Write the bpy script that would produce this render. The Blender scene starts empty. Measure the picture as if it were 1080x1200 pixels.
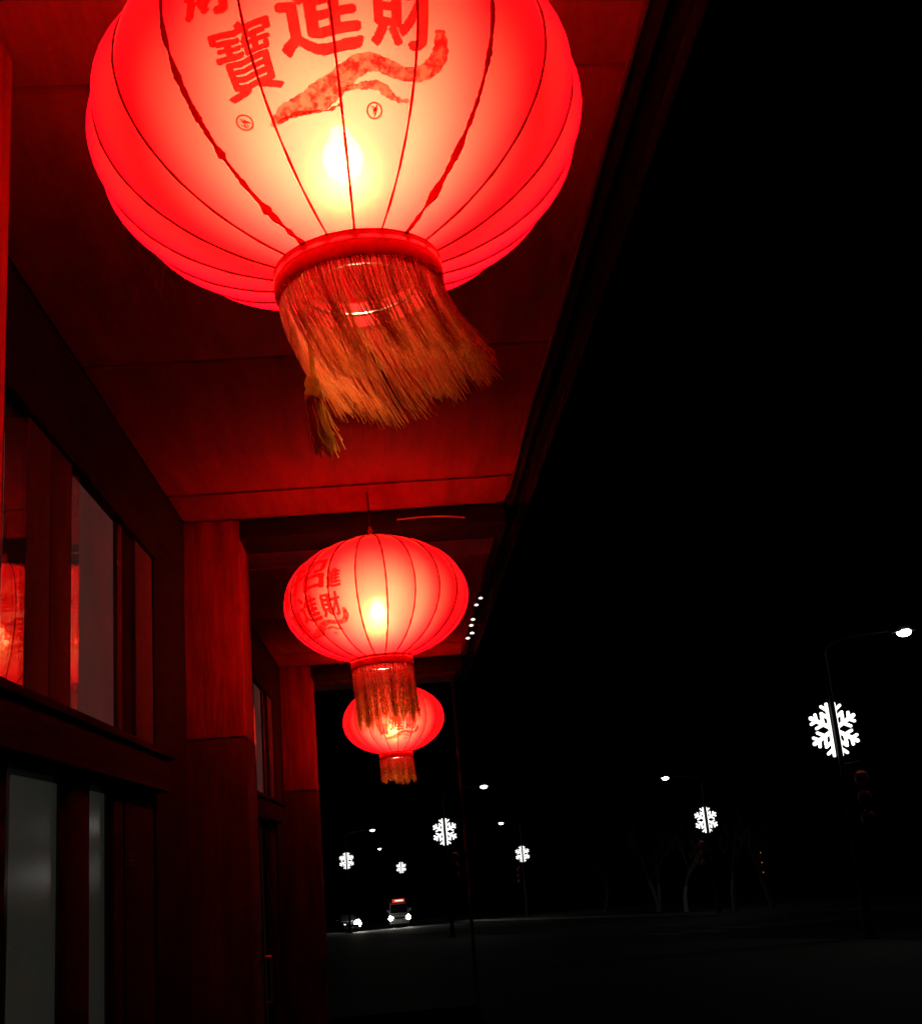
import bpy, bmesh, math, random
from mathutils import Vector, Matrix
R_ = math.radians
random.seed(7)
S = bpy.context.scene
COL = S.collection

# ------------------------------------------------------------------ camera
ZC = 1.65                                   # eye height above the porch floor
F, CX, CY = 1400.0, 540.0, 600.0            # in pixels of the 1080 x 1200 photograph
yc = Vector(((473 - CX) / F, -(1003 - CY) / F, 1.0)).normalized()   # vanishing point of the shop front
zc = Vector((1, 0.085, 0)).cross(yc).normalized()
if zc.y < 0: zc = -zc
xc = yc.cross(zc)
if xc.x < 0: xc = -xc
AX = (xc, yc, zc)
cam_d = bpy.data.cameras.new('camera'); cam = bpy.data.objects.new('camera', cam_d); COL.objects.link(cam)
cam.matrix_world = Matrix(((xc.x, xc.y, -xc.z, 0), (yc.x, yc.y, -yc.z, 0), (zc.x, zc.y, -zc.z, ZC), (0, 0, 0, 1)))
cam_d.sensor_fit = 'HORIZONTAL'; cam_d.sensor_width = 36.0; cam_d.lens = 36.0 * F / 1080.0
cam_d.clip_start = 0.05; cam_d.clip_end = 4000
S.camera = cam

def ray(px, py):
    c = Vector(((px - CX) / F, -(py - CY) / F, 1.0))
    return Vector((AX[0].dot(c), AX[1].dot(c), AX[2].dot(c)))
def on_y(px, py, Y):
    r = ray(px, py); p = r * (Y / r.y); return Vector((p.x, p.y, p.z + ZC))

# ------------------------------------------------------------------ night sky, exposure
w = bpy.data.worlds.new('World'); S.world = w; w.use_nodes = True
nt = w.node_tree; nt.nodes.clear()
sky = nt.nodes.new('ShaderNodeTexSky'); sky.sky_type = 'NISHITA'; sky.sun_disc = False
sky.sun_elevation = R_(-5.0); sky.sun_rotation = R_(200); sky.air_density = 1.0; sky.dust_density = 2.0
bg = nt.nodes.new('ShaderNodeBackground'); bg.inputs['Strength'].default_value = 0.02
wo = nt.nodes.new('ShaderNodeOutputWorld')
nt.links.new(sky.outputs[0], bg.inputs[0]); nt.links.new(bg.outputs[0], wo.inputs[0])
vs = S.view_settings; vs.view_transform = 'Standard'; vs.look = 'None'; vs.gamma = 1.0; vs.exposure = 0.0
vs.use_curve_mapping = False
S.render.engine = 'CYCLES'
cy = S.cycles
cy.use_denoising = True
try: cy.denoiser = 'OPENIMAGEDENOISE'
except Exception: pass
cy.max_bounces = 10; cy.diffuse_bounces = 5; cy.glossy_bounces = 4; cy.transmission_bounces = 8
cy.transparent_max_bounces = 24; cy.sample_clamp_indirect = 6.0; cy.caustics_reflective = False

# ------------------------------------------------------------------ materials
MATS = {}
def new_mat(name):
    m = bpy.data.materials.new(name); m.use_nodes = True
    m.node_tree.nodes.clear(); MATS[name] = m
    return m, m.node_tree.nodes, m.node_tree.links
def out(n, l, shader):
    o = n.new('ShaderNodeOutputMaterial'); l.new(shader, o.inputs['Surface']); return o
def noise(n, l, scale, detail=4, rough=.6, stretch=None, coord='Object'):
    tc = n.new('ShaderNodeTexCoord'); mp = n.new('ShaderNodeMapping')
    if stretch: mp.inputs['Scale'].default_value = stretch
    l.new(tc.outputs[coord], mp.inputs['Vector'])
    t = n.new('ShaderNodeTexNoise'); t.inputs['Scale'].default_value = scale
    t.inputs['Detail'].default_value = detail; t.inputs['Roughness'].default_value = rough
    l.new(mp.outputs[0], t.inputs['Vector']); return t
def ramp(n, l, fac, c0, c1, p0=.3, p1=.7):
    r = n.new('ShaderNodeValToRGB'); r.color_ramp.elements[0].position = p0; r.color_ramp.elements[1].position = p1
    r.color_ramp.elements[0].color = (*c0, 1); r.color_ramp.elements[1].color = (*c1, 1)
    l.new(fac, r.inputs[0]); return r
def surf_mat(name, c0, c1, scale=6, rough=.6, bump=.1, stretch=None, metallic=0, spec=.5, r2=None, bscale=None):
    m, n, l = new_mat(name)
    p = n.new('ShaderNodeBsdfPrincipled'); t = noise(n, l, scale, 6, .65, stretch)
    r = ramp(n, l, t.outputs['Fac'], c0, c1); l.new(r.outputs[0], p.inputs['Base Color'])
    p.inputs['Metallic'].default_value = metallic; p.inputs['Specular IOR Level'].default_value = spec
    mr = n.new('ShaderNodeMapRange'); mr.inputs[3].default_value = rough; mr.inputs[4].default_value = r2 or min(1, rough + .2)
    l.new(t.outputs['Fac'], mr.inputs[0]); l.new(mr.outputs[0], p.inputs['Roughness'])
    if bump:
        t2 = noise(n, l, bscale or scale * 3, 5, .6, stretch); b = n.new('ShaderNodeBump')
        b.inputs['Strength'].default_value = bump; b.inputs['Distance'].default_value = .01
        l.new(t2.outputs['Fac'], b.inputs['Height']); l.new(b.outputs[0], p.inputs['Normal'])
    out(n, l, p.outputs[0]); return m
def emit_mat(name, col, strength):
    m, n, l = new_mat(name); e = n.new('ShaderNodeEmission')
    e.inputs[0].default_value = (*col, 1); e.inputs[1].default_value = strength; out(n, l, e.outputs[0]); return m

def lantern_fabric():
    m, n, l = new_mat('red_silk')
    geo = noise(n, l, 5, 4, .6)
    weave = noise(n, l, 60, 3, .7)
    ctr = ramp(n, l, geo.outputs['Fac'], (.92, .001, .008), (.98, .003, .014))
    tl = n.new('ShaderNodeBsdfTranslucent'); l.new(ctr.outputs[0], tl.inputs[0])
    def lobe(col, ior, ro):
        q = n.new('ShaderNodeBsdfRefraction'); q.inputs['Color'].default_value = (*col, 1)
        q.inputs['IOR'].default_value = ior; q.inputs['Roughness'].default_value = ro; q.distribution = 'BECKMANN'; return q
    rf = lobe((1.0, .40, .22), 2.3, .97); rn = lobe((1.0, .42, .14), 1.22, .62)
    # dyed cloth: the more obliquely light crosses it, the longer its way through the dye (Beer's law)
    ge = n.new('ShaderNodeNewGeometry'); dt = n.new('ShaderNodeVectorMath'); dt.operation = 'DOT_PRODUCT'
    l.new(ge.outputs['Normal'], dt.inputs[0]); l.new(ge.outputs['Incoming'], dt.inputs[1])
    ab = n.new('ShaderNodeMath'); ab.operation = 'ABSOLUTE'; l.new(dt.outputs['Value'], ab.inputs[0])
    pw = n.new('ShaderNodeMath'); pw.operation = 'POWER'; l.new(ab.outputs[0], pw.inputs[0]); pw.inputs[1].default_value = 2.7
    dye = n.new('ShaderNodeMix'); dye.data_type = 'RGBA'; l.new(pw.outputs[0], dye.inputs['Factor'])
    dye.inputs['A'].default_value = (.9, .0005, .008, 1); dye.inputs['B'].default_value = (1, .092, .062, 1)
    l.new(dye.outputs['Result'], rf.inputs['Color'])
    tp = n.new('ShaderNodeBsdfTransparent'); tp.inputs[0].default_value = (1, .05, .03, 1)
    df = n.new('ShaderNodeBsdfDiffuse'); l.new(ctr.outputs[0], df.inputs[0])
    bp = n.new('ShaderNodeBump'); bp.inputs['Strength'].default_value = .08; bp.inputs['Distance'].default_value = .004
    l.new(weave.outputs['Fac'], bp.inputs['Height'])
    wr = noise(n, l, 9, 3, .55, (1, 1, .45)); b3 = n.new('ShaderNodeBump'); b3.inputs['Strength'].default_value = .30; b3.inputs['Distance'].default_value = .012
    l.new(wr.outputs['Fac'], b3.inputs['Height']); l.new(bp.outputs[0], b3.inputs['Normal'])
    for s in (tl, df, rf): l.new(b3.outputs[0], s.inputs['Normal'])
    def mix(f, a, b):
        x = n.new('ShaderNodeMixShader'); x.inputs[0].default_value = f; l.new(a.outputs[0], x.inputs[1]); l.new(b.outputs[0], x.inputs[2]); return x
    a = mix(.30, tl, df)
    b = mix(.57, a, rf)
    b2 = mix(.02, b, rn)
    c = mix(.06, b2, tp)
    out(n, l, c.outputs[0]); return m
lantern_fabric()
def ink():
    m, n, l = new_mat('print_ink'); t = noise(n, l, 40, 4, .7)
    r = ramp(n, l, t.outputs['Fac'], (.58, .03, .045), (.85, .09, .09)); tp = n.new('ShaderNodeBsdfTransparent')
    l.new(r.outputs[0], tp.inputs[0]); out(n, l, tp.outputs[0]); return m
ink()
def ink_dark():
    m, n, l = new_mat('print_line'); t = noise(n, l, 220, 2, .7)
    r = ramp(n, l, t.outputs['Fac'], (.45, .03, .03), (.75, .14, .10), .35, .6); tp = n.new('ShaderNodeBsdfTransparent')
    l.new(r.outputs[0], tp.inputs[0]); out(n, l, tp.outputs[0]); return m
ink_dark()
def ink_ribbon():
    m, n, l = new_mat('print_pattern'); t = noise(n, l, 90, 5, .75)
    r = ramp(n, l, t.outputs['Fac'], (.55, .04, .05), (.95, .42, .32), .42, .58); tp = n.new('ShaderNodeBsdfTransparent')
    l.new(r.outputs[0], tp.inputs[0]); out(n, l, tp.outputs[0])
ink_ribbon()
def ink_edge():
    m, n, l = new_mat('print_edge'); tp = n.new('ShaderNodeBsdfTransparent'); tp.inputs[0].default_value = (.55, .03, .03, 1); out(n, l, tp.outputs[0])
ink_edge()
def rib_cloth():
    m, n, l = new_mat('rib_cloth'); d = n.new('ShaderNodeBsdfDiffuse'); d.inputs[0].default_value = (.14, .006, .006, 1)
    tp = n.new('ShaderNodeBsdfTransparent'); tp.inputs[0].default_value = (.55, .03, .03, 1)
    x = n.new('ShaderNodeMixShader'); x.inputs[0].default_value = .5; l.new(d.outputs[0], x.inputs[1]); l.new(tp.outputs[0], x.inputs[2]); out(n, l, x.outputs[0])
rib_cloth()
def collar_satin():
    m, n, l = new_mat('collar_satin'); t = noise(n, l, 20, 5, .6, (1, 1, .15)); r = ramp(n, l, t.outputs['Fac'], (.7, .008, .018), (.9, .02, .03))
    p = n.new('ShaderNodeBsdfPrincipled'); l.new(r.outputs[0], p.inputs['Base Color']); p.inputs['Roughness'].default_value = .28
    q = n.new('ShaderNodeBsdfTranslucent'); l.new(r.outputs[0], q.inputs[0])
    x = n.new('ShaderNodeMixShader'); x.inputs[0].default_value = .45; l.new(p.outputs[0], x.inputs[1]); l.new(q.outputs[0], x.inputs[2]); out(n, l, x.outputs[0])
collar_satin()
surf_mat('gilt', (.75, .42, .10), (.95, .6, .2), 30, .25, .05, metallic=.9)
surf_mat('ring_wire', (.7, .55, .5), (.9, .7, .6), 30, .2, .02, metallic=1)
surf_mat('cord_dark', (.05, .01, .01), (.1, .02, .02), 40, .7, .1)
def fringe():
    m, n, l = new_mat('fringe_thread')
    at = n.new('ShaderNodeAttribute'); at.attribute_name = 'tone'
    r = ramp(n, l, at.outputs['Fac'], (.75, .04, .025), (.92, .30, .05), .2, .95)
    d = n.new('ShaderNodeBsdfDiffuse'); t = n.new('ShaderNodeBsdfTranslucent')
    g = n.new('ShaderNodeBsdfGlossy'); g.inputs['Roughness'].default_value = .45; g.inputs[0].default_value = (.8, .4, .2, 1)
    for s in (d, t): l.new(r.outputs[0], s.inputs[0])
    x = n.new('ShaderNodeMixShader'); x.inputs[0].default_value = .62; l.new(d.outputs[0], x.inputs[1]); l.new(t.outputs[0], x.inputs[2])
    y = n.new('ShaderNodeMixShader'); y.inputs[0].default_value = .12; l.new(x.outputs[0], y.inputs[1]); l.new(g.outputs[0], y.inputs[2])
    tp = n.new('ShaderNodeBsdfTransparent'); q = n.new('ShaderNodeMixShader'); q.inputs[0].default_value = .55; l.new(y.outputs[0], q.inputs[1]); l.new(tp.outputs[0], q.inputs[2])
    out(n, l, q.outputs[0])
fringe()
def gold_thread():
    m, n, l = new_mat('gold_thread'); d = n.new('ShaderNodeBsdfDiffuse'); t = n.new('ShaderNodeBsdfTranslucent')
    for q in (d, t): q.inputs[0].default_value = (.95, .62, .16, 1)
    x = n.new('ShaderNodeMixShader'); x.inputs[0].default_value = .65; l.new(d.outputs[0], x.inputs[1]); l.new(t.outputs[0], x.inputs[2]); out(n, l, x.outputs[0])
gold_thread()
emit_mat('bulb_glow', (1.0, .74, .42), 520)
surf_mat('white_plastic', (.7, .7, .68), (.8, .8, .78), 20, .4, .02)
# building
surf_mat('red_wood', (.12, .010, .008), (.66, .03, .022), 3.2, .6, .35, (6, 6, .7), bscale=9)
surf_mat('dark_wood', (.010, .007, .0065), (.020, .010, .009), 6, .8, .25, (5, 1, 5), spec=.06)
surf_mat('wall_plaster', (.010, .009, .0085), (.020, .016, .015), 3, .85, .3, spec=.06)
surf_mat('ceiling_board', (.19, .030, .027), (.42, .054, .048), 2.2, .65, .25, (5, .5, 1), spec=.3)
surf_mat('frame_dark', (.03, .024, .022), (.07, .05, .045), 6, .65, .1, (4, 4, .6), spec=.2)
surf_mat('frame_paint', (.06, .058, .055), (.10, .095, .09), 6, .7, .1, (4, 4, .6), spec=.2)
surf_mat('shaded_red_wood', (.022, .010, .009), (.075, .016, .013), 3.2, .7, .3, (6, 6, .7), bscale=9, spec=.2)  # darkened red wood: fading lantern light put into the colour
surf_mat('roof_slate', (.04, .04, .045), (.07, .07, .07), 5, .8, .3)
surf_mat('floor_stone', (.10, .09, .08), (.18, .16, .14), 4, .55, .2)
def pane_glass(name, rough):
    m, n, l = new_mat(name)
    fr = n.new('ShaderNodeFresnel'); ge = n.new('ShaderNodeNewGeometry'); io = n.new('ShaderNodeMapRange')
    l.new(ge.outputs['Backfacing'], io.inputs[0]); io.inputs[3].default_value = 1.9; io.inputs[4].default_value = 1 / 1.9; l.new(io.outputs[0], fr.inputs[0])
    tp = n.new('ShaderNodeBsdfTransparent'); tp.inputs[0].default_value = (.86, .9, .88, 1)
    g = n.new('ShaderNodeBsdfGlossy'); g.inputs['Roughness'].default_value = rough
    t = noise(n, l, 3.5, 2, .5); b = n.new('ShaderNodeBump'); b.inputs['Strength'].default_value = .01; b.inputs['Distance'].default_value = .01
    l.new(t.outputs['Fac'], b.inputs['Height']); l.new(b.outputs[0], g.inputs['Normal'])
    x = n.new('ShaderNodeMixShader'); l.new(fr.outputs[0], x.inputs[0]); l.new(tp.outputs[0], x.inputs[1]); l.new(g.outputs[0], x.inputs[2])
    out(n, l, x.outputs[0])
pane_glass('window_glass', .012); pane_glass('door_glass', .14)
def added_glow(name, col, e):  # weak emission added to blinds and frosted panes, in place of a dim room
    m, n, l = new_mat(name)
    t = noise(n, l, 2.2, 4, .6, (1, 1, .5)); r = ramp(n, l, t.outputs['Fac'], tuple(c * .75 for c in col), col)
    d = n.new('ShaderNodeBsdfDiffuse'); l.new(r.outputs[0], d.inputs[0]); em = n.new('ShaderNodeEmission')
    l.new(r.outputs[0], em.inputs[0]); em.inputs[1].default_value = e
    x = n.new('ShaderNodeAddShader'); l.new(d.outputs[0], x.inputs[0]); l.new(em.outputs[0], x.inputs[1]); out(n, l, x.outputs[0])
added_glow('blind_added_glow', (.34, .33, .27), .085)
added_glow('frosted_added_glow', (.30, .26, .22), .05)
# street
surf_mat('asphalt', (.035, .035, .037), (.06, .06, .06), 20, .7, .5, bscale=60)
surf_mat('paving', (.10, .10, .095), (.17, .165, .155), 8, .65, .4, bscale=40)
surf_mat('earth', (.03, .03, .025), (.06, .055, .045), .4, .9, .3)
surf_mat('kerb_stone', (.2, .2, .19), (.3, .3, .28), 8, .7, .3)
surf_mat('road_paint', (.5, .5, .48), (.75, .75, .72), 15, .6, .2)
surf_mat('pole_steel', (.010, .010, .012), (.02, .02, .022), 10, .55, .05)
surf_mat('bark', (.18, .16, .13), (.36, .32, .28), 12, .85, .8, (1, 1, .3))
surf_mat('limewash', (.5, .49, .46), (.75, .74, .70), 8, .85, .3)
surf_mat('red_lacquer', (.5, .012, .012), (.65, .03, .02), 10, .35, .05)
surf_mat('car_paint', (.10, .10, .11), (.12, .12, .13), 10, .25, 0, metallic=.5)
surf_mat('van_paint', (.4, .4, .4), (.46, .46, .45), 10, .3, 0)
surf_mat('car_glass', (.01, .011, .012), (.015, .016, .018), 10, .05, 0)
surf_mat('rubber', (.015, .015, .015), (.03, .03, .03), 20, .85, .2)
surf_mat('alloy', (.4, .4, .42), (.55, .55, .57), 20, .3, 0, metallic=1)
emit_mat('lamp_white', (1, .97, .9), 15)
emit_mat('flake_white', (1, .98, .95), 1.6)
emit_mat('headlight_white', (1, .95, .82), 130)
emit_mat('dim_light', (1, .85, .6), 5)
emit_mat('red_board', (1, .05, .03), .8)
emit_mat('board_text', (1, .75, .6), 2.0)
emit_mat('led_white', (1, .93, .85), 1.6)
emit_mat('fairy_gold', (1, .55, .2), .5)

# ------------------------------------------------------------------ mesh helpers
class MB:
    def __init__(s): s.v = []; s.f = []; s.attr = []
    def add(s, vs, fs, tone=0.0):
        k = len(s.v); s.v += [tuple(v) for v in vs]; s.f += [tuple(i + k for i in f) for f in fs]
        s.attr += tone if isinstance(tone, list) else [tone] * len(vs)
    def box(s, x0, x1, y0, y1, z0, z1):
        s.add([(x, y, z) for x in (x0, x1) for y in (y0, y1) for z in (z0, z1)],
              [(0, 1, 3, 2), (4, 6, 7, 5), (0, 4, 5, 1), (2, 3, 7, 6), (0, 2, 6, 4), (1, 5, 7, 3)])
    def tube(s, pts, rad, n=8, cap=True, tone=0.0):
        pts = [Vector(p) for p in pts]
        rads = rad if isinstance(rad, (list, tuple)) else [rad] * len(pts)
        vs = []; fs = []; prev = None
        for i, p in enumerate(pts):
            t = (pts[min(i + 1, len(pts) - 1)] - pts[max(i - 1, 0)]).normalized()
            a = prev if prev is not None else (Vector((1, 0, 0)) if abs(t.x) < .9 else Vector((0, 1, 0)))
            u = (a - t * a.dot(t)).normalized(); prev = u; q = t.cross(u)
            for k in range(n):
                an = 2 * math.pi * k / n; vs.append(p + (u * math.cos(an) + q * math.sin(an)) * rads[i])
        for i in range(len(pts) - 1):
            for k in range(n): fs.append((i * n + k, i * n + (k + 1) % n, (i + 1) * n + (k + 1) % n, (i + 1) * n + k))
        if cap: fs.append(tuple(range(n - 1, -1, -1))); fs.append(tuple((len(pts) - 1) * n + k for k in range(n)))
        if isinstance(tone, (list, tuple)): tone = [tone[i] for i in range(len(pts)) for _ in range(n)]
        s.add(vs, fs, tone)
    def lathe(s, prof, n=32, c=(0, 0, 0)):
        vs = []; fs = []
        for (r, z) in prof:
            for k in range(n): a = 2 * math.pi * k / n; vs.append((c[0] + r * math.cos(a), c[1] + r * math.sin(a), c[2] + z))
        for i in range(len(prof) - 1):
            for k in range(n): fs.append((i * n + k, i * n + (k + 1) % n, (i + 1) * n + (k + 1) % n, (i + 1) * n + k))
        s.add(vs, fs)
    def prism(s, poly, axis, a, b):          # polygon extruded along an axis
        def P(u, v, w): return {'x': (w, u, v), 'y': (u, w, v), 'z': (u, v, w)}[axis]
        n = len(poly); s.add([P(u, v, a) for u, v in poly] + [P(u, v, b) for u, v in poly],
            [tuple(range(n)), tuple(range(2 * n - 1, n - 1, -1))] + [(i, (i + 1) % n, n + (i + 1) % n, n + i) for i in range(n)])
    def mesh(s, name, smooth=True, bevel=0):
        me = bpy.data.meshes.new(name); me.from_pydata(s.v, [], s.f)
        if any(s.attr):
            a = me.attributes.new('tone', 'FLOAT', 'POINT'); a.data.foreach_set('value', s.attr)
        bm = bmesh.new(); bm.from_mesh(me); bmesh.ops.recalc_face_normals(bm, faces=bm.faces)
        if bevel:
            bmesh.ops.bevel(bm, geom=[e for e in bm.edges if len(e.link_faces) == 2 and e.calc_face_angle(0) > .6], offset=bevel, segments=2, affect='EDGES', profile=.6)
        if smooth:
            for f in bm.faces: f.smooth = True
            for e in bm.edges:
                if len(e.link_faces) == 2 and e.calc_face_angle(0) > R_(38): e.smooth = False
        bm.to_mesh(me); bm.free(); return me
def obj(name, me, mat, parent=None, loc=(0, 0, 0), rot=(0, 0, 0)):
    if isinstance(me, MB): me = me.mesh(name)
    if mat is not None and not me.materials: me.materials.append(MATS[mat])
    o = bpy.data.objects.new(name, me); COL.objects.link(o); o.location = loc; o.rotation_euler = rot
    if parent is not None: o.parent = parent
    return o
def box(name, mat, parent, x0, x1, y0, y1, z0, z1, bevel=.004):
    m = MB(); cx_, cy_, cz_ = (x0 + x1) / 2, (y0 + y1) / 2, (z0 + z1) / 2
    m.box(x0 - cx_, x1 - cx_, y0 - cy_, y1 - cy_, z0 - cz_, z1 - cz_)
    return obj(name, m.mesh(name, True, bevel), mat, parent, (cx_, cy_, cz_))
def thing(name, label, cat, loc=(0, 0, 0), rot=(0, 0, 0), group=None):
    o = bpy.data.objects.new(name, None); COL.objects.link(o); o.location = loc; o.rotation_euler = rot
    o.empty_display_size = .1
    return tag(o, label, cat, group)
def tag(o, label, cat, group=None):
    o['label'] = label; o['category'] = cat
    if group: o['group'] = group
    return o
def kind(o, k): o['kind'] = k; return o
def copy_tree(o, parent=None):
    c = o.copy(); COL.objects.link(c); c.parent = parent
    for ch in list(o.children): copy_tree(ch, c)
    return c

# ------------------------------------------------------------------ ground, street
def zg(y): return 0.0 if y < 3 else -.04 * (min(y, 190) - 3)
def xl(y): return 15.6 - .2 * y             # left kerb of the sloping street
def xr(y): return xl(y) + 13.2
YS = [-60, -20, 3, 20, 40, 60, 80, 100, 130, 160, 190, 260]
def strip(fa, fb, dz, ys):
    m = MB(); vs = []; fs = []
    for y in ys: vs += [(fa(y), y, zg(y) + dz), (fb(y), y, zg(y) + dz)]
    for i in range(len(ys) - 1): fs.append((2 * i, 2 * i + 1, 2 * i + 3, 2 * i + 2))
    m.add(vs, fs); return m
kind(obj('ground', strip(lambda y: -1200, lambda y: 1200, -.17, [-300, 3, 60, 120, 190, 1500]), 'earth'), 'structure')
kind(obj('road', strip(xl, xr, -.13, YS), 'asphalt'), 'structure')
pl = MB()
pl2 = strip(lambda y: -30, lambda y: xl(y) - .14, 0, [-60, 3, 20, 40, 60, 80, 100, 130, 160, 190, 260])
kind(obj('pavement', strip(lambda y: .95 if y <= 20 else max(-30, .95 - (y - 20) * 40), lambda y: xl(y) - .14, 0, [-60, 3, 20, 20.5, 40, 60, 80, 100, 130, 145]), 'paving'), 'structure')
kind(obj('pavement', strip(lambda y: xr(y) + .14, lambda y: xr(y) + 14, 0, YS), 'paving'), 'structure')
def kerb(fx, side):
    m = MB(); ys = YS
    sec = [(0, -.16), (0, .006), (.14, .006), (.14, -.16)]
    vs = []; fs = []
    for y in ys:
        for (a, z) in sec: vs.append((fx(y) + side * a, y, zg(y) + z))
    for i in range(len(ys) - 1):
        for k in range(3): fs.append((4 * i + k, 4 * i + k + 1, 4 * i + 5 + k, 4 * i + 4 + k))
    m.add(vs, fs); return kind(obj('kerb', m.mesh('kerb', False), 'kerb_stone'), 'structure')
kerb(xl, -1); kerb(xr, 1)
m = MB()
for k in range(9):                          # zebra stripes across the street
    y0 = 43.0; x0 = xl(y0) + .8 + k * 1.35
    m.add([(x0, y0, zg(y0) - .124), (x0 + .6, y0, zg(y0) - .124), (x0 + .6 - .7, y0 + 3.5, zg(y0 + 3.5) - .124), (x0 - .7, y0 + 3.5, zg(y0 + 3.5) - .124)], [(0, 1, 2, 3)])
kind(obj('crosswalk_marking', m, 'road_paint'), 'structure')
m = MB()
for k in range(14):
    y0 = 52 + k * 9; y1 = y0 + 4
    c0 = xl(y0) + 6.6; c1 = xl(y1) + 6.6
    m.add([(c0 - .07, y0, zg(y0) - .124), (c0 + .07, y0, zg(y0) - .124), (c1 + .07, y1, zg(y1) - .124), (c1 - .07, y1, zg(y1) - .124)], [(0, 1, 2, 3)])
kind(obj('lane_marking', m, 'road_paint'), 'structure')

YE = 10.16
# porch floor of stone slabs
pf = kind(box('porch_floor', 'floor_stone', None, -.82, .80, -4, YE, -1.2, -.012, .004), 'structure')
slab = None
for iy in range(16):
    for ix in range(2):
        y0 = -2.4 + iy * .79; x0 = -.81 + ix * .81
        m = MB(); m.box(-.40, .40, -.39, .39, 0, .012)
        if slab is None: slab = m.mesh('floor_slab', True, .002); slab.materials.append(MATS['floor_stone'])
        o = obj('floor_slab', slab, None, pf); o.location = (x0 + .405 + .005, y0 + .395 - (-4 + YE) / 2, .594)
kb = kind(box('porch_step', 'kerb_stone', None, .802, .94, -4, YE, -1.2, -.005, .012), 'structure')

# ------------------------------------------------------------------ shop building
W = -.81
def Z(z): return z + ZC
B = thing('shop_building', 'dark red timber shop front with a low porch ceiling and glazed windows', 'building', (W, 0, 0))
BO = Vector((-W, 0, 0))
def bb(name, mat, x0, x1, y0, y1, z0, z1, bevel=.004, parent=None):
    o = box(name, mat, parent or B, x0, x1, y0, y1, z0, z1, bevel)
    o.location += BO
    if parent is not None: o.location = Vector(((x0 + x1) / 2, (y0 + y1) / 2, (z0 + z1) / 2)) - (parent.location - BO)
    return o
PITCH = 3.94
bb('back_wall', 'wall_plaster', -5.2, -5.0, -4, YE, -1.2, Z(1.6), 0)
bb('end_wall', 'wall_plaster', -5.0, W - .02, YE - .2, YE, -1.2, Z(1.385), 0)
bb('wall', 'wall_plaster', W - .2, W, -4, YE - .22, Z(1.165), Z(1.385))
bb('roof', 'roof_slate', -5.3, .64, -4.2, YE + .2, Z(1.47), Z(1.62), .01)
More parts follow.
